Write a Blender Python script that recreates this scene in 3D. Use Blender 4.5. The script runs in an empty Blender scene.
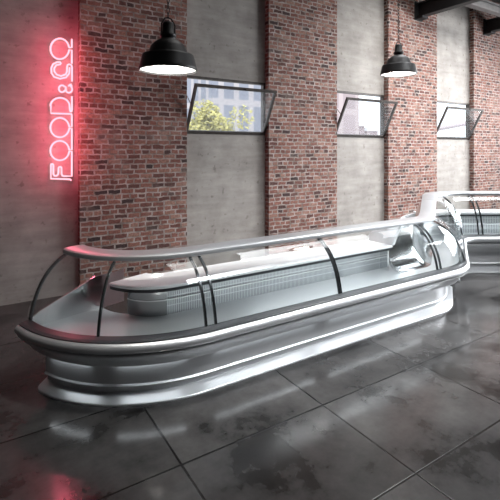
import bpy, bmesh, math, random
from mathutils import Vector, Matrix
random.seed(7)
S = bpy.context.scene
COL = S.collection
PI = math.pi
R = math.radians
YAW = R(32.5)          # camera heading, from +Y towards +X
H = 2.3                # eye height
F = 431.0
CX, CY = 250.0, 150.0
SN, CS = math.sin(YAW), math.cos(YAW)
W = 7.2                # front face of the brick piers
WR = 7.34              # recessed plaster

# ------------------------------------------------------------------ helpers
def x_on(px, Y):
    """X of the image column px on the vertical plane at Y"""
    return Y * math.tan(YAW + math.atan((px - CX) / F))
def z_on(px, py, Y):
    X = x_on(px, Y)
    d = SN * X + CS * Y
    return H - (py - CY) / F * d
def link(o): COL.objects.link(o)
def tag(o, label=None, cat=None, group=None, kind=None):
    if label: o['label'] = label
    if cat: o['category'] = cat
    if group: o['group'] = group
    if kind: o['kind'] = kind
    return o
def empty(name, loc=(0, 0, 0), **k):
    o = bpy.data.objects.new(name, None); link(o); o.location = loc; o.empty_display_size = .1
    return tag(o, **k)
def mesh_obj(name, verts, faces, mat, parent=None, smooth=False, sharp=40, **k):
    me = bpy.data.meshes.new(name)
    me.from_pydata([tuple(v) for v in verts], [], faces)
    bm = bmesh.new(); bm.from_mesh(me)
    bmesh.ops.remove_doubles(bm, verts=bm.verts, dist=1e-5)
    bmesh.ops.recalc_face_normals(bm, faces=bm.faces)
    return bm_obj(name, bm, mat, parent, smooth, sharp, me, **k)
def bm_obj(name, bm, mat, parent=None, smooth=False, sharp=40, me=None, **k):
    me = me or bpy.data.meshes.new(name)
    if smooth:
        for f in bm.faces: f.smooth = True
        for e in bm.edges:
            if len(e.link_faces) == 2 and e.calc_face_angle(0) > R(sharp): e.smooth = False
    bm.to_mesh(me); bm.free()
    me.materials.append(mat)
    o = bpy.data.objects.new(name, me); link(o)
    if parent:
        o.parent = parent
        o.matrix_parent_inverse = Matrix.Translation(-Vector(parent.location))
    return tag(o, **k)
def add_box(bm, x0, x1, y0, y1, z0, z1, bev=0):
    r = bmesh.ops.create_cube(bm, size=1)
    vs = r['verts']
    bmesh.ops.scale(bm, vec=(x1 - x0, y1 - y0, z1 - z0), verts=vs)
    bmesh.ops.translate(bm, vec=((x0 + x1) / 2, (y0 + y1) / 2, (z0 + z1) / 2), verts=vs)
    if bev:
        es = list({e for v in vs for e in v.link_edges})
        bmesh.ops.bevel(bm, geom=es, offset=bev, segments=2, affect='EDGES', clamp_overlap=True)
    return vs
def box(name, x0, x1, y0, y1, z0, z1, mat, parent=None, bev=0, **k):
    bm = bmesh.new(); add_box(bm, x0, x1, y0, y1, z0, z1, bev)
    return bm_obj(name, bm, mat, parent, **k)
def tube(bm, pts, r, n=8, closed=False, up=None):
    pts = [Vector(p) for p in pts]
    N = len(pts); rings = []
    for i, p in enumerate(pts):
        a = pts[i - 1] if (i > 0 or closed) else p
        b = pts[(i + 1) % N] if (i < N - 1 or closed) else p
        t = (b - a).normalized()
        u = Vector(up) if up else (Vector((0, 1, 0)) if abs(t.y) < .9 else Vector((1, 0, 0)))
        s = t.cross(u).normalized(); u = s.cross(t).normalized()
        rings.append([bm.verts.new(p + r * (math.cos(2 * PI * k / n) * s + math.sin(2 * PI * k / n) * u)) for k in range(n)])
    for i in range(N if closed else N - 1):
        A, B = rings[i], rings[(i + 1) % N]
        for k in range(n): bm.faces.new((A[k], A[(k + 1) % n], B[(k + 1) % n], B[k]))
    if not closed:
        bm.faces.new(rings[0][::-1]); bm.faces.new(rings[-1])
def lathe(bm, prof, c, n=40):
    rings = []
    for r, z in prof:
        rings.append([bm.verts.new((c[0] + r * math.cos(2 * PI * k / n), c[1] + r * math.sin(2 * PI * k / n), c[2] + z)) for k in range(n)])
    for A, B in zip(rings, rings[1:]):
        for k in range(n): bm.faces.new((A[k], A[(k + 1) % n], B[(k + 1) % n], B[k]))

# ------------------------------------------------------------------ materials
def new_mat(name):
    m = bpy.data.materials.new(name); m.use_nodes = True
    nt = m.node_tree; nt.nodes.clear()
    out = nt.nodes.new('ShaderNodeOutputMaterial')
    return m, nt, out
def N(nt, t, **k):
    n = nt.nodes.new(t)
    for a, v in k.items():
        if a in n.inputs.keys(): n.inputs[a].default_value = v
        else: setattr(n, a, v)
    return n
def pbr(name, col, rough=.5, metal=0, var=0, scale=8, bump=0, stretch=None, rvar=0):
    m, nt, out = new_mat(name)
    b = N(nt, 'ShaderNodeBsdfPrincipled')
    b.inputs['Base Color'].default_value = (*col, 1); b.inputs['Roughness'].default_value = rough; b.inputs['Metallic'].default_value = metal
    nt.links.new(b.outputs[0], out.inputs[0])
    if var or bump or rvar:
        tc = N(nt, 'ShaderNodeTexCoord')
        mp = N(nt, 'ShaderNodeMapping'); nt.links.new(tc.outputs['Object'], mp.inputs[0])
        if stretch: mp.inputs['Scale'].default_value = stretch
        no = N(nt, 'ShaderNodeTexNoise', Scale=scale, Detail=6.0); nt.links.new(mp.outputs[0], no.inputs['Vector'])
        if var:
            cr = N(nt, 'ShaderNodeValToRGB')
            cr.color_ramp.elements[0].position = .3; cr.color_ramp.elements[1].position = .7
            cr.color_ramp.elements[0].color = (*[c * (1 - var) for c in col], 1); cr.color_ramp.elements[1].color = (*[min(1, c * (1 + var)) for c in col], 1)
            nt.links.new(no.outputs['Fac'], cr.inputs[0]); nt.links.new(cr.outputs[0], b.inputs['Base Color'])
        if rvar:
            mr = N(nt, 'ShaderNodeMapRange'); mr.inputs[3].default_value = max(.02, rough - rvar); mr.inputs[4].default_value = rough + rvar
            nt.links.new(no.outputs['Fac'], mr.inputs[0]); nt.links.new(mr.outputs[0], b.inputs['Roughness'])
        if bump:
            bp = N(nt, 'ShaderNodeBump', Strength=bump, Distance=.02); nt.links.new(no.outputs['Fac'], bp.inputs['Height']); nt.links.new(bp.outputs[0], b.inputs['Normal'])
    return m
def emis(name, col, s):
    m, nt, out = new_mat(name)
    e = N(nt, 'ShaderNodeEmission', Strength=s); e.inputs[0].default_value = (*col, 1)
    nt.links.new(e.outputs[0], out.inputs[0]); return m
def glass(name, tint=(1, 1, 1), refl=1.0, haze=0.0, hazecol=(.9, .88, .86)):
    m, nt, out = new_mat(name)
    t = N(nt, 'ShaderNodeBsdfTransparent'); t.inputs[0].default_value = (*tint, 1)
    g = N(nt, 'ShaderNodeBsdfGlossy', Roughness=.02); g.inputs[0].default_value = (refl, refl, refl, 1)
    lw = N(nt, 'ShaderNodeLayerWeight', Blend=.5)
    pw_ = N(nt, 'ShaderNodeMath', operation='POWER'); pw_.inputs[1].default_value = 5; nt.links.new(lw.outputs['Facing'], pw_.inputs[0])
    fr = N(nt, 'ShaderNodeMath', operation='MULTIPLY_ADD'); fr.inputs[1].default_value = .92; fr.inputs[2].default_value = .03; nt.links.new(pw_.outputs[0], fr.inputs[0])
    mx = N(nt, 'ShaderNodeMixShader')
    nt.links.new(fr.outputs[0], mx.inputs[0]); nt.links.new(t.outputs[0], mx.inputs[1]); nt.links.new(g.outputs[0], mx.inputs[2])
    last = mx
    if haze:
        d = N(nt, 'ShaderNodeBsdfTranslucent'); d.inputs[0].default_value = (*hazecol, 1)
        m2 = N(nt, 'ShaderNodeMixShader'); m2.inputs[0].default_value = haze
        nt.links.new(mx.outputs[0], m2.inputs[1]); nt.links.new(d.outputs[0], m2.inputs[2]); last = m2
    nt.links.new(last.outputs[0], out.inputs[0]); return m

def brick_mat():
    m, nt, out = new_mat('old_red_brick'); L = nt.links.new
    b = N(nt, 'ShaderNodeBsdfPrincipled', Roughness=.85); L(b.outputs[0], out.inputs[0])
    g = N(nt, 'ShaderNodeNewGeometry')
    sx = N(nt, 'ShaderNodeSeparateXYZ'); L(g.outputs['Position'], sx.inputs[0])
    ad = N(nt, 'ShaderNodeMath', operation='ADD'); L(sx.outputs[0], ad.inputs[0]); L(sx.outputs[1], ad.inputs[1])
    cb = N(nt, 'ShaderNodeCombineXYZ'); L(ad.outputs[0], cb.inputs[0]); L(sx.outputs[2], cb.inputs[1])
    # wobble so that courses are not ruler straight
    nz = N(nt, 'ShaderNodeTexNoise', Scale=9.0, Detail=3.0); L(cb.outputs[0], nz.inputs['Vector'])
    sb = N(nt, 'ShaderNodeVectorMath', operation='SUBTRACT'); L(nz.outputs['Color'], sb.inputs[0]); sb.inputs[1].default_value = (.5, .5, .5)
    sc = N(nt, 'ShaderNodeVectorMath', operation='SCALE'); L(sb.outputs[0], sc.inputs[0]); sc.inputs['Scale'].default_value = .05
    av = N(nt, 'ShaderNodeVectorMath', operation='ADD'); L(cb.outputs[0], av.inputs[0]); L(sc.outputs[0], av.inputs[1])
    br = N(nt, 'ShaderNodeTexBrick', offset=.5, squash=.62, squash_frequency=3)
    br.inputs['Scale'].default_value = 1.0; br.inputs['Brick Width'].default_value = .215; br.inputs['Row Height'].default_value = .0825
    br.inputs['Mortar Size'].default_value = .0135; br.inputs['Mortar Smooth'].default_value = .25; br.inputs['Bias'].default_value = 0
    br.inputs['Color1'].default_value = (0, 0, 0, 1); br.inputs['Color2'].default_value = (1, 1, 1, 1); br.inputs['Mortar'].default_value = (.5, .5, .5, 1)
    L(av.outputs[0], br.inputs['Vector'])
    cr = N(nt, 'ShaderNodeValToRGB'); r = cr.color_ramp
    r.elements[0].position = 0; r.elements[0].color = (.05, .032, .031, 1)
    r.elements[1].position = 1; r.elements[1].color = (.33, .185, .145, 1)
    for p, c in ((.18, (.13, .052, .043, 1)), (.45, (.215, .088, .068, 1)), (.75, (.265, .115, .088, 1))):
        e = r.elements.new(p); e.color = c
    L(br.outputs['Color'], cr.inputs[0])
    n2 = N(nt, 'ShaderNodeTexNoise', Scale=28.0, Detail=8.0, Roughness=.7); L(cb.outputs[0], n2.inputs['Vector'])
    mp = N(nt, 'ShaderNodeMapRange'); mp.inputs[1].default_value = .25; mp.inputs[2].default_value = .75; mp.inputs[3].default_value = .4; mp.inputs[4].default_value = 1.6
    L(n2.outputs['Fac'], mp.inputs[0])
    mm = N(nt, 'ShaderNodeMix', data_type='RGBA', blend_type='MULTIPLY'); mm.inputs[0].default_value = 1
    L(cr.outputs[0], mm.inputs[6]); L(mp.outputs[0], mm.inputs[7])
    # lime bloom patches
    n3 = N(nt, 'ShaderNodeTexNoise', Scale=1.7, Detail=6.0, Roughness=.65); L(cb.outputs[0], n3.inputs['Vector'])
    m3 = N(nt, 'ShaderNodeMapRange'); m3.inputs[1].default_value = .52; m3.inputs[2].default_value = .75; m3.inputs[3].default_value = 0; m3.inputs[4].default_value = .55
    L(n3.outputs['Fac'], m3.inputs[0])
    ml = N(nt, 'ShaderNodeMix', data_type='RGBA'); L(m3.outputs[0], ml.inputs[0]); L(mm.outputs[2], ml.inputs[6]); ml.inputs[7].default_value = (.40, .30, .26, 1)
    # mortar
    n4 = N(nt, 'ShaderNodeTexNoise', Scale=6.0, Detail=5.0); L(cb.outputs[0], n4.inputs['Vector'])
    c4 = N(nt, 'ShaderNodeValToRGB'); c4.color_ramp.elements[0].position = .35; c4.color_ramp.elements[0].color = (.20, .16, .14, 1)
    c4.color_ramp.elements[1].position = .62; c4.color_ramp.elements[1].color = (.46, .40, .37, 1); L(n4.outputs['Fac'], c4.inputs[0])
    mo = N(nt, 'ShaderNodeMix', data_type='RGBA'); L(br.outputs['Fac'], mo.inputs[0]); L(ml.outputs[2], mo.inputs[6]); L(c4.outputs[0], mo.inputs[7])
    L(mo.outputs[2], b.inputs['Base Color'])
    inv = N(nt, 'ShaderNodeMath', operation='MULTIPLY_ADD'); L(br.outputs['Fac'], inv.inputs[0]); inv.inputs[1].default_value = -1; L(n2.outputs['Fac'], inv.inputs[2])
    bp = N(nt, 'ShaderNodeBump', Strength=.9, Distance=.012); L(inv.outputs[0], bp.inputs['Height']); L(bp.outputs[0], b.inputs['Normal'])
    return m
def plaster_mat():
    m, nt, out = new_mat('weathered_plaster'); L = nt.links.new
    b = N(nt, 'ShaderNodeBsdfPrincipled', Roughness=.8); L(b.outputs[0], out.inputs[0])
    g = N(nt, 'ShaderNodeNewGeometry')
    n1 = N(nt, 'ShaderNodeTexNoise', Scale=2.2, Detail=8.0, Roughness=.62); L(g.outputs['Position'], n1.inputs['Vector'])
    c1 = N(nt, 'ShaderNodeValToRGB'); c1.color_ramp.elements[0].position = .3; c1.color_ramp.elements[0].color = (.31, .285, .262, 1)
    c1.color_ramp.elements[1].position = .7; c1.color_ramp.elements[1].color = (.45, .42, .395, 1); L(n1.outputs['Fac'], c1.inputs[0])
    mp = N(nt, 'ShaderNodeMapping'); mp.inputs['Scale'].default_value = (1, 1, 6); L(g.outputs['Position'], mp.inputs[0])
    n2 = N(nt, 'ShaderNodeTexNoise', Scale=1.6, Detail=7.0, Roughness=.6); L(mp.outputs[0], n2.inputs['Vector'])
    m2 = N(nt, 'ShaderNodeMapRange'); m2.inputs[1].default_value = .3; m2.inputs[2].default_value = .7; m2.inputs[3].default_value = .82; m2.inputs[4].default_value = 1.08; L(n2.outputs['Fac'], m2.inputs[0])
    mm = N(nt, 'ShaderNodeMix', data_type='RGBA', blend_type='MULTIPLY'); mm.inputs[0].default_value = 1; L(c1.outputs[0], mm.inputs[6]); L(m2.outputs[0], mm.inputs[7])
    n3 = N(nt, 'ShaderNodeTexNoise', Scale=11.0, Detail=3.0); L(g.outputs['Position'], n3.inputs['Vector'])
    c3 = N(nt, 'ShaderNodeValToRGB'); c3.color_ramp.elements[0].position = .27; c3.color_ramp.elements[0].color = (.45, .42, .4, 1); c3.color_ramp.elements[1].position = .36; c3.color_ramp.elements[1].color = (1, 1, 1, 1)
    L(n3.outputs['Fac'], c3.inputs[0])
    m4 = N(nt, 'ShaderNodeMix', data_type='RGBA', blend_type='MULTIPLY'); m4.inputs[0].default_value = .6; L(mm.outputs[2], m4.inputs[6]); L(c3.outputs[0], m4.inputs[7])
    L(m4.outputs[2], b.inputs['Base Color'])
    bp = N(nt, 'ShaderNodeBump', Strength=.25, Distance=.02); L(n1.outputs['Fac'], bp.inputs['Height']); L(bp.outputs[0], b.inputs['Normal'])
    return m
def floor_mat():
    m, nt, out = new_mat('dark_stone_tiles'); L = nt.links.new
    b = N(nt, 'ShaderNodeBsdfPrincipled'); b.inputs['Specular IOR Level'].default_value = .42; L(b.outputs[0], out.inputs[0])
    g = N(nt, 'ShaderNodeNewGeometry')
    mp = N(nt, 'ShaderNodeMapping'); mp.inputs['Location'].default_value = (-1.27 + 1.37 * 10, -1.95 + .975 * 10, 0); L(g.outputs['Position'], mp.inputs[0])
    br = N(nt, 'ShaderNodeTexBrick', offset=0.0, squash=1.0)
    br.inputs['Scale'].default_value = 1; br.inputs['Brick Width'].default_value = 1.37; br.inputs['Row Height'].default_value = .975
    br.inputs['Mortar Size'].default_value = .011; br.inputs['Mortar Smooth'].default_value = .4; br.inputs['Bias'].default_value = 0
    br.inputs['Color1'].default_value = (.75, .75, .75, 1); br.inputs['Color2'].default_value = (1.15, 1.15, 1.15, 1); br.inputs['Mortar'].default_value = (.12, .12, .12, 1)
    L(mp.outputs[0], br.inputs['Vector'])
    n1 = N(nt, 'ShaderNodeTexNoise', Scale=1.3, Detail=10.0, Roughness=.68); L(g.outputs['Position'], n1.inputs['Vector'])
    c1 = N(nt, 'ShaderNodeValToRGB'); r = c1.color_ramp
    r.elements[0].position = .38; r.elements[0].color = (.009, .0085, .008, 1); r.elements[1].position = .75; r.elements[1].color = (.095, .0925, .092, 1)
    e = r.elements.new(.46); e.color = (.042, .041, .041, 1)
    L(n1.outputs['Fac'], c1.inputs[0])
    mm = N(nt, 'ShaderNodeMix', data_type='RGBA', blend_type='MULTIPLY'); mm.inputs[0].default_value = 1; L(c1.outputs[0], mm.inputs[6]); L(br.outputs['Color'], mm.inputs[7])
    L(mm.outputs[2], b.inputs['Base Color'])
    m2 = N(nt, 'ShaderNodeMapRange'); m2.inputs[1].default_value = .35; m2.inputs[2].default_value = .65; m2.inputs[3].default_value = .20; m2.inputs[4].default_value = .09; L(n1.outputs['Fac'], m2.inputs[0])
    L(m2.outputs[0], b.inputs['Roughness'])
    h = N(nt, 'ShaderNodeMath', operation='MULTIPLY_ADD'); L(br.outputs['Fac'], h.inputs[0]); h.inputs[1].default_value = -1.2; L(n1.outputs['Fac'], h.inputs[2])
    bp = N(nt, 'ShaderNodeBump', Strength=.18, Distance=.01); L(h.outputs[0], bp.inputs['Height']); L(bp.outputs[0], b.inputs['Normal'])
    return m
def grille_mat():
    """steel back panel pressed with rows of vertical air slots"""
    m, nt, out = new_mat('slotted_steel'); L = nt.links.new
    b = N(nt, 'ShaderNodeBsdfPrincipled', Roughness=.3, Metallic=1.0); L(b.outputs[0], out.inputs[0])
    g = N(nt, 'ShaderNodeNewGeometry'); sx = N(nt, 'ShaderNodeSeparateXYZ'); L(g.outputs['Position'], sx.inputs[0])
    ad = N(nt, 'ShaderNodeMath', operation='ADD'); L(sx.outputs[0], ad.inputs[0])
    ml = N(nt, 'ShaderNodeMath', operation='MULTIPLY'); ml.inputs[1].default_value = .35; L(sx.outputs[1], ml.inputs[0]); L(ml.outputs[0], ad.inputs[1])
    cb = N(nt, 'ShaderNodeCombineXYZ'); L(ad.outputs[0], cb.inputs[0]); L(sx.outputs[2], cb.inputs[1])
    br = N(nt, 'ShaderNodeTexBrick', offset=0.0, squash=1.0)
    br.inputs['Scale'].default_value = 1; br.inputs['Brick Width'].default_value = .022; br.inputs['Row Height'].default_value = .10
    br.inputs['Mortar Size'].default_value = .005; br.inputs['Mortar Smooth'].default_value = .1
    L(cb.outputs[0], br.inputs['Vector'])
    cr = N(nt, 'ShaderNodeValToRGB'); cr.color_ramp.elements[0].color = (.30, .32, .33, 1); cr.color_ramp.elements[1].color = (.7, .72, .73, 1)
    L(br.outputs['Fac'], cr.inputs[0]); L(cr.outputs[0], b.inputs['Base Color'])
    bp = N(nt, 'ShaderNodeBump', Strength=.5, Distance=.01); L(br.outputs['Fac'], bp.inputs['Height']); L(bp.outputs[0], b.inputs['Normal'])
    return m
def leaf_mat():
    return pbr('yellow_green_leaves', (.50, .46, .16), .7, var=.5, scale=3)  # yellow green leaf colour, tone varies at random
def glazed_mat(name, base, bars, fw, fh, line):
    m, nt, out = new_mat(name); L = nt.links.new
    b = N(nt, 'ShaderNodeBsdfPrincipled', Roughness=.6); L(b.outputs[0], out.inputs[0])
    g = N(nt, 'ShaderNodeNewGeometry'); sx = N(nt, 'ShaderNodeSeparateXYZ'); L(g.outputs['Position'], sx.inputs[0])
    ad = N(nt, 'ShaderNodeMath', operation='ADD'); L(sx.outputs[0], ad.inputs[0]); L(sx.outputs[1], ad.inputs[1])
    cb = N(nt, 'ShaderNodeCombineXYZ'); L(ad.outputs[0], cb.inputs[0]); L(sx.outputs[2], cb.inputs[1])
    br = N(nt, 'ShaderNodeTexBrick', offset=0.0, squash=1.0); br.inputs['Scale'].default_value = 1
    br.inputs['Brick Width'].default_value = fw; br.inputs['Row Height'].default_value = fh; br.inputs['Mortar Size'].default_value = line
    br.inputs['Color1'].default_value = (*base, 1); br.inputs['Color2'].default_value = (*[c * .85 for c in base], 1); br.inputs['Mortar'].default_value = (*bars, 1)
    L(cb.outputs[0], br.inputs['Vector']); L(br.outputs['Color'], b.inputs['Base Color']); return m

M = {}
M['brick'] = brick_mat(); M['plaster'] = plaster_mat(); M['floor'] = floor_mat(); M['grille'] = grille_mat()
M['steel'] = pbr('brushed_steel', (.68, .70, .72), .42, .45, var=.02, scale=3, stretch=(.4, .4, 60), rvar=.02)
M['steel_kick'] = pbr('polished_kick_steel', (.72, .74, .76), .38, .7, rvar=.03, var=.02, scale=5)
M['rim'] = pbr('satin_aluminium', (.66, .68, .70), .42, .7, rvar=.02, var=.02, scale=4)
M['rail'] = pbr('rail_aluminium', (.50, .52, .54), .40, .75, rvar=.02, var=.02, scale=4)
M['chrome'] = pbr('chrome', (.82, .83, .84), .13, 1, rvar=.03, scale=3)
M['dark_chrome'] = pbr('darkened_chrome', (.40, .41, .42), .10, 1, rvar=.02, scale=3)  # chrome with its dark reflections put into the colour
M['deck'] = pbr('deck_steel', (.66, .68, .70), .30, .7, rvar=.03, scale=2)
M['white_top'] = pbr('white_worktop', (.80, .81, .82), .42, 0, var=.03, scale=4)
M['dark_edge'] = pbr('dark_gasket', (.03, .034, .038), .35, 0, rvar=.05, scale=9)
M['post'] = pbr('dark_post_metal', (.07, .075, .08), .25, .8, rvar=.05, scale=9)
M['black_enamel'] = pbr('black_enamel', (.006, .006, .0065), .5, 0, rvar=.08, scale=14)
M['reflector'] = pbr('white_reflector', (.85, .85, .85), .4)
M['bulb'] = emis('lit_bulb', (1, .96, .9), 22)
M['led'] = emis('led_strip', (.92, .97, 1), 4.5)
M['arc_glow'] = emis('added_arc_glow', (.95, .98, 1), 5)  # weaker strip, added to brighten the left end of the deck
M['rail_glow'] = emis('added_rail_glow', (.95, .98, 1), 8)  # unseen strip added under the rail to brighten worktop and corner
M['deck_glow'] = emis('added_deck_glow', (.95, .98, 1), 14)  # unseen strip added under the worktop to brighten the deck
M['neon'] = emis('neon_pink', (1, .42, .50), 1.9)
M['beam'] = pbr('black_steel_beam', (.008, .008, .009), .6, .0, var=.3, scale=5)
M['purlin'] = pbr('purlin_lit_grey', (.12, .115, .115), .5, .0, var=.2, scale=6)  # light on the lower flange put into the whole purlin's colour
M['frame'] = pbr('window_frame_steel', (.07, .06, .055), .5, .2, var=.3, scale=12)
M['dark_wall'] = pbr('dark_plaster', (.05, .047, .045), .9, var=.2, scale=1.5)
M['ceiling'] = pbr('dark_ceiling', (.035, .034, .033), .9, var=.2, scale=1.5)
M['glass'] = glass('counter_glass', (.97, .985, .985), .9)
M['pane'] = glass('window_pane', (.95, .96, .97), .6, haze=.05)
M['leaf'] = leaf_mat()
M['bark'] = pbr('bark', (.12, .09, .07), .9, var=.3, scale=20)

# ------------------------------------------------------------------ camera
cam = bpy.data.cameras.new('camera'); co = bpy.data.objects.new('camera', cam); link(co); S.camera = co
co.location = (0, 0, H); co.rotation_euler = (R(90), 0, -YAW)
cam.sensor_width = 36; cam.lens = 36 * F / 500; cam.shift_x = 0; cam.shift_y = -.2
cam.clip_end = 300

# ------------------------------------------------------------------ room shell
XL, XR, YF, ZC = -5.0, 16.0, -7.0, 6.9
box('floor', XL, XR, YF, WR + .3, -.1, 0, M['floor'], kind='structure')
box('ceiling', XL, XR, YF, WR + .3, ZC, ZC + .1, M['ceiling'], kind='structure')
box('wall_left', XL - .2, XL, YF, WR + .3, 0, ZC, M['dark_wall'], kind='structure')
box('wall_front', XL, XR, YF - .2, YF, 0, ZC, M['dark_wall'], kind='structure')
bm = bmesh.new()
for y0, y1, z0, z1 in ((YF, -2, 0, ZC), (6.2, WR + .3, 0, ZC), (-2, 6.2, 0, 1.4), (-2, 6.2, 5.6, ZC), (1.8, 2.4, 1.4, 5.6)): add_box(bm, XR, XR + .2, y0, y1, z0, z1)
bm_obj('wall_right', bm, M['dark_wall'], kind='structure')
# back wall: plaster with window openings, brick piers in front of it
edges = [x_on(v, W) for v in (80, 187, 269, 337, 388.5, 437, 474)]
P = (edges[6] - edges[0]) / 3.0
pw = edges[1] - edges[0]
piers = [(edges[0], edges[1]), (edges[2], edges[3]), (edges[4], edges[5])]
x = edges[6]
while x < XR: piers.append((x, x + pw)); x += P
piers = [(edges[0] - P * 2, edges[0] - P * 2 + pw)] + piers
for i, (a, b) in enumerate(piers):
    if b < XL: continue
    box('trim_%d' % (i + 1), max(a, XL), b, W, WR + .02, 0, ZC, M['brick'], kind='structure')
WT = .12
wins = [(187, 73, 133.2, 265), (336.8, 89.8, 136.8, 386.5), (436.8, 102.2, 139.8, 470)]
bm = bmesh.new(); cur = XL; openings = []
for i, (px0, yt, yb, px1) in enumerate(wins):
    a, b = piers[i + 1][1], piers[i + 2][0]
    zb = z_on(px0, yb, WR); zt = z_on(px0, yt, WR)
    openings.append((a, b, zb, zt))
ZB = sum(o[2] for o in openings) / 3; ZT = sum(o[3] for o in openings) / 3
for i, (a, b, zb, zt) in enumerate(openings):
    add_box(bm, cur, a, WR, WR + WT, 0, ZC)
    add_box(bm, a, b, WR, WR + WT, 0, ZB); add_box(bm, a, b, WR, WR + WT, ZT, ZC); cur = b
add_box(bm, cur, XR, WR, WR + WT, 0, ZC)
bm_obj('wall_back', bm, M['plaster'], kind='structure')

# windows: fixed outer frame, hopper sash hinged at the sill and leaning into the room
def ring(bm, x0, x1, z0, z1, t, y0, y1):
    add_box(bm, x0, x1, y0, y1, z0, z0 + t); add_box(bm, x0, x1, y0, y1, z1 - t, z1)
    add_box(bm, x0, x0 + t, y0, y1, z0 + t, z1 - t); add_box(bm, x1 - t, x1, y0, y1, z0 + t, z1 - t)
for i, (a, b, zb, zt) in enumerate(openings):
    w = empty('window_%d' % (i + 1), ((a + b) / 2, WR, ZB), kind='structure')
    bm = bmesh.new(); ring(bm, a + .0, b - .0, ZB, ZT, .045, WR + .0, WR + .09)
    bm_obj('frame', bm, M['frame'], w)
    hh = (ZT - ZB) * .88; tilt = R(27)
    bm = bmesh.new(); ring(bm, a + .02, b - .02, 0, hh, .05, -.022, .022)
    mt = Matrix.Translation((0, WR - .0, ZB + .02)) @ Matrix.Rotation(tilt, 4, 'X')
    bmesh.ops.transform(bm, matrix=mt, verts=bm.verts)
    s = bm_obj('sash', bm, M['frame'], w)
    bm = bmesh.new(); add_box(bm, a + .06, b - .06, -.004, .004, .04, hh - .04)
    bmesh.ops.transform(bm, matrix=mt, verts=bm.verts)
    p = bm_obj('pane', bm, M['pane'], s)
    bm = bmesh.new(); add_box(bm, (a + b) / 2 + .15, (a + b) / 2 + .27, -.05, .0, hh - .03, hh)
    bmesh.ops.transform(bm, matrix=mt, verts=bm.verts)
    bm_obj('latch', bm, M['frame'], s)
    bm = bmesh.new()
    for xx in (a + .05, b - .05):
        top = mt @ Vector((xx, 0, hh * .55))
        tube(bm, [(xx, WR + .04, ZB + hh * .8), top], .008, 6)
    bm_obj('stay_arm', bm, M['frame'], w)

# ------------------------------------------------------------------ display counters: sweep along a plan path
YK = 3.68                      # line of the kick plate of the long counter
CL = Vector((1.9, 5.31)); RL = CL.y - YK
RC = .95; CR = Vector((5.77, YK + RC)); TH = R(33)
nw = Vector((math.sin(TH), -math.cos(TH)))          # front normal of the wing
tw = Vector((math.cos(TH), math.sin(TH)))
n2 = Vector((-SN, -CS)); t2 = Vector((CS, -SN)); D2 = 8.06
RQ = .5
# concave corner centre Q (on the front side)
A = Matrix(((nw.x, nw.y), (SN, CS))); rhs = Vector((nw.dot(CR) + RC + RQ, D2 - RQ)); Q = A.inverted() @ rhs
half = TH / 2
GB = .075                       # the glass stands further out at the right corner
def st(p, n, kind='s', c=None, r=None, bis=None, hf=None, s=1.0, g=0.0):
    return dict(p=Vector(p), n=Vector(n), k=kind, c=c, r=r, bis=bis, hf=hf, s=s, g=g)
def left_arc(phi0, c=CL, r=RL, n=22):
    return [arc_st(math.degrees(R(phi0) * (1 - i / n)), c, r) for i in range(n + 1)]
def arc_st(q, c=CL, r=RL):
    a = R(q); v = Vector((-math.sin(a), -math.cos(a)))
    return st(c + (r - (.07 * (max(0, q - 30) / 40) ** 2 if c is CL else 0)) * v, v)
def main(x0, x1, n=10):
    return [st((x0 + (x1 - x0) * i / n, YK), (0, -1)) for i in range(n + 1)]
def corner(n=14, CR=CR):
    b = Vector((math.sin(half), -math.cos(half)))
    return [st(CR + RC * Vector((math.sin(a), -math.cos(a))), (math.sin(a), -math.cos(a)), 'v', CR, RC, b, half, g=GB * a / TH) for a in [TH * i / n for i in range(n + 1)]]
Pw0 = CR + RC * nw; Pw1 = Q - RQ * nw
SC = 1.17
def wing(f0, f1, n=8):
    return [st(Pw0.lerp(Pw1, f0 + (f1 - f0) * i / n), nw, s=1 + (SC - 1) * max(0, (f0 + (f1 - f0) * i / n - .35) / .65), g=GB) for i in range(n + 1)]
def concave(n=14):
    # heading goes from TH down to -YAW; the outward (back) radius vector from Q is -n
    return [st(Q - RQ * Vector((math.sin(a), -math.cos(a))), (math.sin(a), -math.cos(a)), 'c', Q, RQ, s=SC) for a in [TH + (-YAW - TH) * i / n for i in range(n + 1)]]
P2 = Q - RQ * n2
def second(l0, l1, n=6):
    return [st(P2 + t2 * (l0 + (l1 - l0) * i / n), n2, s=SC) for i in range(n + 1)]
def place(s, o, z):
    if s['k'] == 'v' and o > s['r'] - .03:
        q = s['c'] - s['bis'] * ((o - s['r'] + .03) / math.cos(s['hf'])) + s['n'] * .03
    else:
        q = s['p'] - s['n'] * o
    return Vector((q.x, q.y, z * s['s']))
def sweep(name, path, prof, mat, parent=None, closed=True, smooth=True, sharp=35, **k):
    vs, fs = [], []; m = len(prof(path[0]) if callable(prof) else prof)
    for s in path:
        vs += [place(s, o, z) for o, z in (prof(s) if callable(prof) else prof)]
    for i in range(len(path) - 1):
        for j in range(m if closed else m - 1):
            a, b = i * m + j, i * m + (j + 1) % m
            fs.append((a, b, b + m, a + m))
    if closed:
        fs.append(tuple(range(m))[::-1]); fs.append(tuple(range((len(path) - 1) * m, len(path) * m)))
    return mesh_obj(name, vs, fs, mat, parent, smooth, sharp, **k)
def arcpts(c, r, a0, a1, n, ez=1.0):
    return [(c[0] + r * math.cos(R(a0 + (a1 - a0) * i / n)), c[1] + ez * r * math.sin(R(a0 + (a1 - a0) * i / n))) for i in range(n + 1)]

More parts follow.
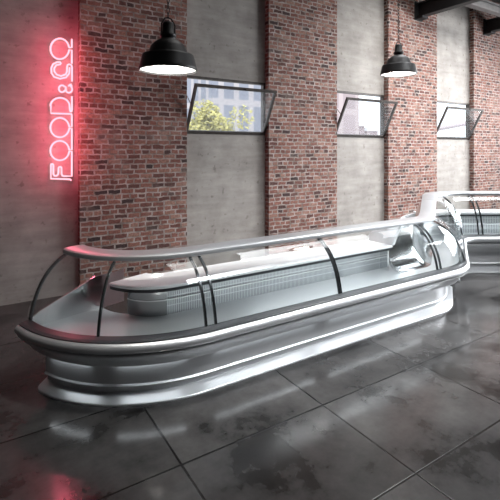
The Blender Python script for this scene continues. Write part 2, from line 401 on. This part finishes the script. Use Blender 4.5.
KICK = [(-.012, .0), (-.012, .012), (-.006, .019), (.09, .064), (.14, .066), (.14, 0)]
BASE = [(.105, .05), (.105, .132), (.085, .136), (.085, .15), (.088, .375), (.95, .375), (.95, .05)]
APRON = [(.088, .345), (.05, .345), (.05, .332), (.042, .332), (.03, .365), (.0, .405), (-.035, .435), (-.072, .458), (-.084, .475), (-.084, .486), (-.07, .492), (.06, .50), (.6, .47), (.6, .42), (.32, .345)]
STRIP = [(.087, .131), (.070, .131), (.069, .136), (.087, .152)]
RIM = [(-.06, .503), (-.088, .503), (-.105, .512), (-.116, .532), (-.116, .553), (-.106, .574), (-.088, .588), (-.05, .596), (.0, .60), (.005, .56), (.0, .503)]
GASK = [(-.078, .594), (-.04, .601), (.035, .607), (.035, .613), (-.04, .608), (-.076, .600)]
def glass_pt(t, g=0.0):
    """glass profile, t 0..1 from the ledge to the rail"""
    o0, z0, o1, z1 = .015, .605, .40, 1.205
    o0 -= g
    o = o0 + (o1 - o0) * t; z = z0 + (z1 - z0) * t
    b = .095 * 4 * t * (1 - t) * (.8 + .4 * t)
    nx, nz = -(z1 - z0), (o1 - o0); l = math.hypot(nx, nz)
    return o + b * nx / l, z + b * nz / l
def glass_prof(t0=0, t1=1, n=14, th=.012, off=0.0, g=0.0):
    outer = [glass_pt(t0 + (t1 - t0) * i / n, g) for i in range(n + 1)]
    a, b = [], []
    for i, (o, z) in enumerate(outer):
        p = outer[max(0, i - 1)]; q = outer[min(n, i + 1)]
        dx, dz = q[0] - p[0], q[1] - p[1]; l = math.hypot(dx, dz); nx, nz = dz / l, -dx / l   # inward (back, down)
        a.append((o + nx * off, z + nz * off)); b.append((o + nx * (off + th), z + nz * (off + th)))
    return a + b[::-1]
RAIL = [(.375, 1.205), (.372, 1.225), (.378, 1.245), (.395, 1.256), (.42, 1.26), (.60, 1.262), (.615, 1.255), (.615, 1.235), (.60, 1.225), (.44, 1.205)]
DECKP = [(.03, .60), (.06, .545), (.10, .525), (.16, .515), (.70, .505), (.84, .505), (.84, .49), (.03, .49)]
TOPP = [(.53, .868), (.525, .875), (.525, .892), (.535, .90), (1.0, .90), (1.0, .868)]
EDGEP = [(.532, .835), (.532, .868), (.80, .868), (.80, .858), (.545, .858), (.545, .835)]
BACKP = [(.77, .50), (.77, .86), (.80, .86), (.80, .50)]
REARP = [(.95, .0), (.95, .868), (1.0, .868), (1.0, .0)]
BARP = [(.752, .665), (.752, .68), (.77, .68), (.77, .665)]
CI = Vector((1.78, 4.83)); RI = CI.y - YK

def frac_of(path, f):
    """station at fraction f (0..1) of the polyline"""
    d = [0]
    for a, b in zip(path, path[1:]): d.append(d[-1] + (b['p'] - a['p']).length)
    t = f * d[-1]
    for i in range(len(d) - 1):
        if t <= d[i + 1] + 1e-9:
            u = (t - d[i]) / max(1e-9, d[i + 1] - d[i]); a, b = path[i], path[i + 1]
            return dict(a, p=a['p'].lerp(b['p'], u), n=a['n'].lerp(b['n'], u).normalized(), s=a['s'] + (b['s'] - a['s']) * u)
def post(parent, s, dt=0.0, th=.02, wd=.022, name='post'):
    """curved upright under the glass edge at station s, shifted dt along the counter"""
    pr = glass_prof(0, 1, 14, th, .002, s.get('g', 0))
    tan = Vector((-s['n'].y, s['n'].x)); vs, fs = [], []; m = len(pr)
    for e in (dt - wd / 2, dt + wd / 2):
        q = dict(s, p=s['p'] + tan * e, k='s'); vs += [place(q, o, z) for o, z in pr]
    for j in range(m): fs.append((j, (j + 1) % m, (j + 1) % m + m, j + m))
    h = m // 2
    for base in (0, m):
        for j in range(h - 1): fs.append((base + j, base + j + 1, base + m - 2 - j, base + m - 1 - j))
    return mesh_obj(name, vs, fs, M['post'], parent, True, 50)
def st_at_px(px, seg):
    pass

# ---- long counter
c1 = empty('display_counter', (3.5, 4.2, 0),
           label='long curved stainless steel display counter with glass front, nearest the camera', cat='display counter')
PHI = 71; PHB = 62
full = left_arc(PHI)[:-1] + main(CL.x, CR.x)[:-1] + corner()[:-1] + wing(0, .8)
CB = CR - Vector((.13 / math.sin(TH), 0))      # the base turns a little earlier than the rim, so the rim overhangs more at the right corner
crb = corner(14, CB)
fullb = left_arc(PHB)[:-1] + main(CL.x, CB.x)[:-1] + crb[:-1] + [st(crb[-1]['p'] + tw * (.62 * (Pw1 - Pw0).length / 5) * i, nw) for i in range(6)]
kpath = []
for i in range(9):                       # rounded-off left end of the kick plate
    q = 64.5 - 5.5 * (1 - math.cos(R(90 * i / 8))); t_ = 1 - (64.5 - q) / 5.5
    a_ = arc_st(q); kpath.append(dict(a_, p=a_['p'] - a_['n'] * -0 - a_['n'] * .10 * (1 - math.sqrt(max(0, 1 - t_ * t_)))))
kpath += left_arc(58.5)[:-1] + fullb[len(left_arc(PHB)) - 1:]
sweep('kick_plate', kpath, KICK, M['steel_kick'], c1, sharp=15, label='bright steel kick plate along the floor')
sweep('base_cabinet', fullb, BASE, M['steel'], c1); sweep('flared_apron', full, APRON, M['steel'], c1)
sweep('trim_strip', fullb, STRIP, M['rim'], c1, label='thin bright strip along the base')
sweep('bumper_rim', full, RIM, M['rim'], c1, label='rounded satin rim under the glass')
sweep('glass_gasket', full, GASK, M['dark_edge'], c1, smooth=False)
sweep('top_rail', full, RAIL, M['rail'], c1, label='flat polished rail on top of the glass')
inner = left_arc(PHI, CI, RI)[:-1]
XE = 5.16
inn = inner + main(CI.x, XE)
sweep('deck', full, DECKP, M['deck'], c1)
sweep('worktop', inn, TOPP, M['white_top'], c1, label='white rear worktop behind the glass')
sweep('worktop_edge', inn, EDGEP, M['dark_edge'], c1)
sweep('back_panel', inn, BACKP, M['grille'], c1, label='slotted steel back panel')
sweep('guard_bar', inn, BARP, M['chrome'], c1)
rear = inner + main(CI.x, CR.x)[:-1] + corner()[:-1] + wing(0, .8)
# cylinder cladding where the back panel turns the corner
sweep('corner_cladding', inner, [(.758, .505), (.758, .835), (.770, .835), (.770, .505)], M['dark_chrome'], c1, label='chrome rounded corner below the worktop')
# chrome back of the right hand corner
crn = main(XE + .06, CR.x, 4)[:-1] + corner()[:-1] + wing(0, .8)
sweep('corner_back', crn, [(.42, .508), (.50, .53), (.58, .60), (.64, .70), (.67, .82), (.68, .95), (.66, 1.10), (.60, 1.22), (.63, 1.22), (.70, 1.11), (.72, .95), (.71, .82), (.68, .68), (.62, .57), (.53, .505)], M['chrome'], c1, label='curved chrome back of the right corner')
sweep('rear_panel', main(CI.x, CR.x)[:-1] + corner()[:-1] + wing(0, .8), REARP, M['steel'], c1)
# bulkhead between worktop and rail
yA = YK + .41
vs = []
prof = [(.40, 1.21), (.45, 1.10), (.50, .98), (.53, .90), (.98, .90), (.98, 1.0), (.70, 1.21)]
fs = []
for xx in (XE - .01, XE + .05): vs += [Vector((xx, YK + o, z)) for o, z in prof]
m = len(prof); fs = [tuple(range(m))[::-1], tuple(range(m, 2 * m))] + [(j, (j + 1) % m, (j + 1) % m + m, j + m) for j in range(m)]
mesh_obj('bulkhead', vs, fs, M['white_top'], c1, label='white upright plate between worktop and rail')
vs = []
prof = [(.42, .505), (.53, .868), (.98, .868), (.98, .505)]
for xx in (XE, XE + .03): vs += [Vector((xx, YK + o, z)) for o, z in [(.62, .505), (.62, .868), (.98, .868), (.98, .505)]]
mesh_obj('divider_plate', vs, [(3, 2, 1, 0), (4, 5, 6, 7)] + [(j, (j + 1) % 4, (j + 1) % 4 + 4, j + 4) for j in range(4)], M['chrome'], c1)
# end plate at the rounded left end: rises from the rim to the worktop
a = R(PHI); ea = Vector((-math.sin(a), -math.cos(a)))
pts = [(1.53, .49), (1.53, .605), (1.42, .66), (1.20, .735), (1.0, .80), (.86, .85), (.80, .868), (.42, .868), (.42, .49)]
tn = Vector((-ea.y, ea.x)) * -1
vs = []
for e in (0, .02): vs += [Vector((CL.x + ea.x * r + tn.x * e, CL.y + ea.y * r + tn.y * e, z)) for r, z in pts]
m = len(pts)
mesh_obj('end_plate', vs, [tuple(range(m))[::-1], tuple(range(m, 2 * m))] + [(j, (j + 1) % m, (j + 1) % m + m, j + m) for j in range(m)], M['chrome'], c1, label='chrome end plate at the rounded left end')
# posts
def s_arc(phi): return left_arc(phi)[0]
def s_main(x): return st((x, YK), (0, -1))
posts = [(s_arc(PHI - .8), 0, .03), (s_arc(37), 0, .022), (s_main(1.865), 0, .022), (s_main(1.97), 0, .022), (s_main(3.62), -.012, .02), (s_main(3.62), .02, .014), (s_main(5.50), 0, .022), (s_main(5.58), 0, .022)]
posts += [(corner()[-1], 0, .014)]  # thin upright added only to draw the glass outline at the corner
for s, dt, wd in posts: post(c1, s, dt, .024, wd)
# glass panes between the posts
def pane(parent, path): return sweep('glass_pane', path, (lambda s: glass_prof(0, 1, 14, .01, 0, s.get('g', 0))), M['glass'], parent, sharp=60)
def sub_arc(p0, p1, n=14):
    return [arc_st(p0 + (p1 - p0) * i / n) for i in range(n + 1)]
pane(c1, sub_arc(PHI + 1.5, 37.1)); pane(c1, sub_arc(36.9, .0)[:-1] + [s_main(1.915)]); pane(c1, main(1.92, 3.62)); pane(c1, main(3.625, 5.53))
pane(c1, main(5.535, CR.x, 3)[:-1] + corner()[:-1] + wing(0, .8))
# unseen glow strips added to brighten deck and worktop; LED strips under the rim
def strip(parent, path, prof, mat, name): return sweep(name, path, prof, mat, parent, smooth=False)
DECKFILL = [(.56, .845), (.56, .857), (.60, .857), (.60, .845)]
strip(c1, main(2.9, XE - .05), DECKFILL, M['deck_glow'], 'deck_fill_strip')
strip(c1, inner[:4], DECKFILL, M['arc_glow'], 'deck_fill_strip')
RAILFILL = [(.47, 1.196), (.47, 1.208), (.51, 1.208), (.51, 1.196)]
strip(c1, main(3.0, CR.x - .1), RAILFILL, M['rail_glow'], 'rail_fill_strip')
strip(c1, wing(.08, .75), RAILFILL, M['rail_glow'], 'rail_fill_strip')
LEDU = [(.0, .402), (.012, .392), (.03, .372), (.018, .366), (-.008, .396)]
def under(parent, path): return sweep('rim_light', path, [(.053, .347), (.085, .347), (.083, .338), (.055, .338)], M['led'], parent, smooth=False)
under(c1, sub_arc(58, 41)); under(c1, sub_arc(31, 8)); under(c1, main(2.0, 3.27)); under(c1, main(3.5, 5.2))

# ---- second counter at the right
c2 = empty('display_counter', tuple(P2 + t2 * 1.2 - n2 * .4) + (0,),
           label='further steel and glass display counter at the right edge, behind the long one', cat='display counter')
f2 = wing(.805, 1)[:-1] + concave()[:-1] + second(0, 3.2)
sweep('kick_plate', f2, KICK, M['steel_kick'], c2, sharp=15); sweep('base_cabinet', f2, BASE, M['steel'], c2); sweep('flared_apron', f2, APRON, M['steel'], c2)
sweep('trim_strip', f2, STRIP, M['rim'], c2); sweep('bumper_rim', f2, RIM, M['rim'], c2)
sweep('glass_gasket', f2, GASK, M['dark_edge'], c2, smooth=False); sweep('top_rail', f2, RAIL, M['rail'], c2)
sweep('deck', f2, DECKP, M['deck'], c2)
i2 = concave()[6:-1] + second(0, 3.2)
sweep('worktop', i2, TOPP, M['white_top'], c2); sweep('worktop_edge', i2, EDGEP, M['dark_edge'], c2)
sweep('back_panel', i2, BACKP, M['grille'], c2); sweep('guard_bar', i2, BARP, M['chrome'], c2); sweep('rear_panel', f2, REARP, M['steel'], c2)
cc = concave()
post(c2, cc[7]); post(c2, frac_of(second(0, 3.2), .02)); post(c2, frac_of(second(0, 3.2), .045))
mid = P2 + t2 * .105
pane(c2, wing(.805, 1)[:-1] + concave()[:7] + [cc[7]]); pane(c2, concave()[7:-1] + second(0, .1)); pane(c2, second(.105, 3.2))
strip(c2, second(0, 3.1), DECKFILL, M['deck_glow'], 'deck_fill_strip')  # unseen strip added to brighten this deck too

# ------------------------------------------------------------------ pendant lamps
def pendant(px, py_rim, dia_px, dia, label):
    d = F * dia / dia_px; r = (px - CX) / F * d
    X = CS * r + SN * d; Y = CS * d - SN * r; z = H + (CY - py_rim) / F * d
    k = dia / .5; c = (X, Y, z)
    t = empty('pendant_lamp', c, label=label, cat='pendant lamp', group='black factory pendant lamps')
    bm = bmesh.new()
    pr = [(.25, 0), (.253, .006), (.245, .03), (.225, .115), (.221, .13), (.175, .137), (.168, .15), (.15, .205), (.125, .235), (.085, .262), (.062, .272)]
    lathe(bm, [(a * k, b * k) for a, b in pr] + [(a * k * .97, b * k - .004) for a, b in pr[::-1]] , c)
    bm_obj('shade', bm, M['black_enamel'], t, True, 35)
    bm = bmesh.new(); lathe(bm, [(.24 * k, .012 * k), (.21 * k, .10 * k), (.15 * k, .13 * k), (.06 * k, .20 * k), (.001, .21 * k)], c)
    bm_obj('reflector', bm, M['reflector'], t, True)
    bm = bmesh.new(); lathe(bm, [(.06, .27), (.062, .29), (.07, .292), (.07, .315), (.052, .322), (.05, .40), (.044, .415), (.02, .425), (.001, .426)] if k == 1 else [(a * k, b * k) for a, b in [(.06, .27), (.062, .29), (.07, .292), (.07, .315), (.052, .322), (.05, .40), (.044, .415), (.02, .425), (.001, .426)]], c, 24)
    h = bm_obj('lamp_holder', bm, M['black_enamel'], t, True, 40)
    bm = bmesh.new()
    for sx in (-1, 1): tube(bm, [(X + sx * .062 * k, Y, z + .30 * k), (X + sx * .062 * k, Y, z + .40 * k), (X + sx * .03 * k, Y, z + .45 * k), (X, Y, z + .46 * k)], .007 * k, 6)
    bm_obj('bail', bm, M['black_enamel'], h)
    bm = bmesh.new(); lathe(bm, [(.001, .0), (.07, .008), (.125, .035), (.14, .07), (.12, .10), (.06, .13), (.03, .17)], (X, Y, z + .005), 24)
    bm_obj('bulb', bm, M['bulb'], t, True)
    bm = bmesh.new(); zz = z + .455 * k; lk = .045 * k; i = 0
    while zz < ZC - .06:
        pts = []
        for q in range(10):
            a = 2 * PI * q / 10; u, v = .012 * k * math.cos(a), (lk * .62) * math.sin(a)
            pts.append((X + (u if i % 2 else 0), Y + (0 if i % 2 else u), zz + lk * .5 + v))
        tube(bm, pts, .0035 * k, 5, True, up=((0, 1, 0) if i % 2 else (1, 0, 0))); zz += lk; i += 1
    bm_obj('chain', bm, M['black_enamel'], t, True)
    bm = bmesh.new(); lathe(bm, [(.06, 0), (.06, -.03), (.02, -.06), (.001, -.06)], (X, Y, ZC), 20)
    bm_obj('ceiling_cup', bm, M['black_enamel'], t, True)
    L = bpy.data.lights.new('lamp_light', 'SPOT'); L.energy = 100 if dia_px > 50 else 150; L.spot_size = R(116); L.spot_blend = .8; L.shadow_soft_size = .1; L.color = (1, .96, .9)
    lo = bpy.data.objects.new('lamp_light', L); link(lo); lo.location = (X, Y, z - .03)
    return t
pendant(168.2, 70.5, 57.5, .5, 'larger black factory pendant lamp in front of the left brick pier')
pendant(398.5, 74.5, 35.5, .5, 'smaller looking black pendant lamp towards the right, below the steel beams')

# ------------------------------------------------------------------ neon sign
NY = WR - .05
def np(px, py): return Vector((x_on(px, NY), NY, z_on(px, py, NY)))
sign = empty('neon_sign', np(62, 108) + Vector((0, .05, 0)), label='vertical pink neon sign reading FOOD&CO on the left wall', cat='neon sign')
def circ(cx, cy, rx, ry, a0, a1, n=28):
    return [(cx + rx * math.cos(R(a0 + (a1 - a0) * i / n)), cy + ry * math.sin(R(a0 + (a1 - a0) * i / n))) for i in range(n + 1)]
def o_letter(cy, rx, ry, y_dn, y_up, g=.9):
    ga = math.degrees(math.asin(min(.9, g / ry)))
    return [(71.8, y_dn), (71.8, cy + g), (69.1, cy + g)] + circ(59.8, cy, rx, ry, ga, 360 - ga) + [(69.1, cy - g), (71.8, cy - g), (71.8, y_up)]
letters = {
 'F': [[(71.3, 180.6), (70.2, 179.3), (50.9, 178.6), (50.9, 165), (51.4, 163.9), (52.6, 163.9), (53.4, 165), (53.4, 174.3), (54.4, 175.7), (56.4, 175.9), (58, 174.6), (58.4, 172), (58.5, 167.8), (59.3, 166.8), (60.8, 166.8), (61.5, 168), (61.6, 174.2), (62.4, 175.7), (63.8, 176.1), (71.8, 176.1), (71.8, 162)]],
 'O': [o_letter(150.6, 9.4, 9.7, 162, 139)], 'O2': [o_letter(127.6, 9.4, 9.7, 139, 115)],
 'D': [[(71.8, 115), (71.8, 114), (50.9, 113.3), (50.9, 106)] + circ(60, 106.2, 9.6, 8.4, 185, 355, 18) + [(70, 110.5), (70.5, 111.7), (71.4, 111.6), (71.9, 110.5), (71.9, 96.3)]],
 'AMP': [circ(62, 88.7, 3.2, 3.4, 40, 320, 16) + [(66, 87.2)] + circ(68.9, 89.3, 3.3, 3.4, 215, -60, 16)[::1] + [(72.2, 86.2), (70.2, 85)],
         [(64.4, 90.9), (66.5, 89.2)], [(68.4, 86.2), (70, 84.6), (71.6, 84.4)]],
 'C': [[(72, 81.5), (72, 67), (71.2, 65), (69.2, 64.2), (67.5, 65), (67, 67), (67, 71.5), (65.6, 74.4), (61, 76), (56.8, 74.6), (54.4, 71.5), (54.2, 68.3), (56.2, 65.2), (60.2, 64.4), (61, 63.3), (60.2, 62.1), (57, 62.2), (53, 64.2), (51.3, 68), (51.5, 73), (54, 76.8), (60, 78.8), (66, 77.5), (69.2, 73.5), (69.6, 67.4)]],
 'O3': [o_letter(48.8, 9.3, 10.3, 63.5, 39, 1.3)],
}
for kx, strokes in letters.items():
    bm = bmesh.new()
    for s in strokes:
        tube(bm, [np(*q) for q in s], .0135, 8)
    bm_obj('letter', bm, M['neon'], sign, True)
bm = bmesh.new()
for py in (178, 163, 139, 114, 97, 80, 63, 40):
    q = np(71.8, py); tube(bm, [q, q + Vector((0, .05, 0))], .006, 6)
bm_obj('wall_clip', bm, M['dark_edge'], sign, kind='stuff')
for py in (52, 80, 108, 136, 164):
    L = bpy.data.lights.new('neon_light', 'POINT'); L.energy = 9.5; L.specular_factor = .1; L.color = (1, .12, .2); L.shadow_soft_size = .06
    lo = bpy.data.objects.new('neon_light', L); link(lo); lo.location = np(62, py) + Vector((0, -.28, 0))

# ------------------------------------------------------------------ roof steel
def ibeam(bm, A, B, h, w, t=.03, up=Vector((0, 0, 1))):
    A, B = Vector(A), Vector(B); d = (B - A).normalized(); s = d.cross(up).normalized(); u = s.cross(d)
    for (hs, hw, oz) in ((h / 2, t / 2, 0), (t / 2, w / 2, h / 2), (t / 2, w / 2, -h / 2)):
        vs = [bm.verts.new(p + s * a * hw + u * (oz + b * hs)) for p in (A, B) for a, b in ((-1, -1), (1, -1), (1, 1), (-1, 1))]
        for f in ((0, 1, 2, 3), (7, 6, 5, 4), (0, 4, 5, 1), (1, 5, 6, 2), (2, 6, 7, 3), (3, 7, 4, 0)): bm.faces.new([vs[i] for i in f])
def girder(px, py, label):
    X = x_on(px, W); Z = z_on(px, py, W)
    t = empty('roof_beam', (X, W, Z), label=label, cat='beam', group='black roof beams on the brick piers')
    bm = bmesh.new(); ibeam(bm, (X, W - .0, Z), (X, -4.5, Z), .34, .2)
    bm_obj('beam', bm, M['beam'], t)
    bm = bmesh.new(); add_box(bm, X - .15, X + .15, W - .03, W, Z - .26, Z + .22); add_box(bm, X - .12, X + .12, W - .22, W - .03, Z - .24, Z - .19)
    bm_obj('bracket', bm, M['beam'], t)
    return X, Z
gx, gz = girder(418, 11, 'black steel roof beam bearing on the brick pier behind the right pendant lamp')
girder(486, 27, 'black steel roof beam at the upper right corner, bearing on the last brick pier')
for pc, nm in ((302, 'black steel roof beam above the second brick pier'),):
    pass
bm = bmesh.new(); ibeam(bm, (gx + .02, 6.15, gz + .07), (XR - .0, 6.15, gz + .07), .2, .18)
tag(bm_obj('roof_purlin', bm, M['purlin']), 'steel purlin in a lit grey joining the two roof beams along the back wall', 'beam')

# ------------------------------------------------------------------ outside
box('ground', -10, 90, WR + .4, 90, -.3, -.02, pbr('pale_paving', (.45, .44, .42), .9, var=.1, scale=2), kind='structure')
def tree(X, Y, zc, rad, label):
    t = empty('tree', (X, Y, 0), label=label, cat='tree')
    bm = bmesh.new(); tube(bm, [(X, Y, 0), (X + .1, Y, zc * .5), (X, Y, zc)], .16, 8); bm_obj('trunk', bm, M['bark'], t, True)
    bm = bmesh.new(); rnd = random.Random(3)
    lobes = [(Vector((rnd.gauss(0, .42), rnd.gauss(0, .42), rnd.gauss(0, .36))) * rad, rad * rnd.uniform(.28, .5)) for _ in range(26)]
    for c, lr in lobes:
        for q in range(150):
            v = Vector((rnd.gauss(0, 1), rnd.gauss(0, 1), rnd.gauss(0, 1))).normalized() * lr * rnd.uniform(.75, 1.05)
            p = Vector((X, Y, zc)) + c + v
            a = Vector((rnd.gauss(0, 1), rnd.gauss(0, 1), rnd.gauss(0, 1))).normalized(); b = a.orthogonal().normalized(); s = rad * .07
            bm.faces.new([bm.verts.new(p + a * s), bm.verts.new(p + b * s * .6), bm.verts.new(p - a * s), bm.verts.new(p - b * s * .6)])
    bm_obj('foliage', bm, M['leaf'], t)
def at(px, Y): return x_on(px, Y)
tree(at(213, 15), 15, z_on(213, 129, 15), 1.1, 'yellow green bushy tree outside the left window')
b1 = glazed_mat('glass_tower', (.24, .25, .30), (.40, .37, .38), 1.5, 3.2, .28)
b2 = glazed_mat('pink_block', (.40, .32, .33), (.46, .38, .38), 2.2, 3.0, .3)
def building(name, x0, x1, y0, y1, h, mat, label):
    t = empty(name, ((x0 + x1) / 2, (y0 + y1) / 2, 0), label=label, cat='building')
    box('facade', x0, x1, y0, y1, 0, h, mat, t)
    box('parapet', x0 - .15, x1 + .15, y0 - .15, y1 + .15, h, h + .5, M['white_top'], t)
building('office_tower', at(212, 32), at(282, 32), 32, 44, 26, b1, 'grey glass office tower with vertical bars seen through the left window')
building('tower_block', at(332, 30), at(359, 30), 30, 40, 20, b2, 'pale pink tower block seen through the middle window')
building('low_block', at(359.5, 44), at(364.5, 44), 44, 50, z_on(360, 126, 44), b2, 'low pale block beside the pink tower in the middle window')
building('low_block', at(367, 46), at(378, 46), 46, 52, z_on(372, 131, 46), b2, 'smallest pale block in the middle window')
# bar seen through the right window
ax, bx = at(438, 12), at(470, 12)
bm = bmesh.new(); tube(bm, [(at(430, 12), 12, z_on(430, 130, 12)), (at(476, 12), 12, z_on(476, 121.5, 12))], .11, 8)
for px in (430, 476): tube(bm, [(at(px, 12), 12, 0), (at(px, 12), 12, z_on(px, 130 if px == 430 else 121.5, 12))], .09, 8)
tag(bm_obj('pipe_rail', bm, pbr('pink_paint', (.6, .5, .52), .5)), 'pale sloping pipe outside the right window', 'pipe')

# ------------------------------------------------------------------ light
wd = bpy.data.worlds.new('world'); S.world = wd; wd.use_nodes = True
wn = wd.node_tree; wn.nodes.clear()
bg = wn.nodes.new('ShaderNodeBackground'); wo = wn.nodes.new('ShaderNodeOutputWorld'); wn.links.new(bg.outputs[0], wo.inputs[0])
bg.inputs[0].default_value = (.86, .93, 1, 1); bg.inputs[1].default_value = 2.2
def area(name, loc, target, sx, sy, e, col=(1, 1, 1), spread=180):
    L = bpy.data.lights.new(name, 'AREA'); L.shape = 'RECTANGLE'; L.size = sx; L.size_y = sy; L.energy = e; L.color = col; L.spread = R(spread)
    o = bpy.data.objects.new(name, L); link(o); o.location = loc
    o.rotation_euler = (Vector(target) - Vector(loc)).to_track_quat('-Z', 'Y').to_euler(); return o
# right hand window wall (daylight) and unseen overhead fills added for counter and wall
area('window_daylight', (XR - .1, 4.3, 3.6), (8, 7, 2.2), 3.6, 4, 260, (.97, .98, 1), 120)
area('window_daylight', (XR - .1, 0, 3.6), (8, 3.5, 0.5), 3.6, 4, 420, (.97, .98, 1), 120)
area('overhead_fill', (9.6, 4.3, 6.6), (9.6, 4.3, 0), 8, 2.4, 420, (.97, .98, 1), 110)
area('overhead_fill', (3.4, 4.0, 6.6), (3.2, 4.0, 0), 2.2, 1.6, 22, (1, .98, .96), 90)
area('overhead_fill', (10.0, 4.5, 6.5), (10.4, 7.2, 2.5), 5, .8, 130, (1, .99, .97), 100)
area('overhead_fill', (5.6, .2, 6.6), (5.0, 3.6, .3), 4.5, 1.0, 115, (.97, .98, 1), 60)
sun = bpy.data.lights.new('sun', 'SUN'); sun.energy = 2.8; sun.angle = R(2); so = bpy.data.objects.new('sun', sun); link(so)
so.rotation_euler = (R(25), 0, R(-20))

vs_ = S.view_settings
S.display_settings.display_device = 'sRGB'
vs_.view_transform = 'Standard'; vs_.look = 'None'; vs_.exposure = 0; vs_.gamma = 1; vs_.use_curve_mapping = False
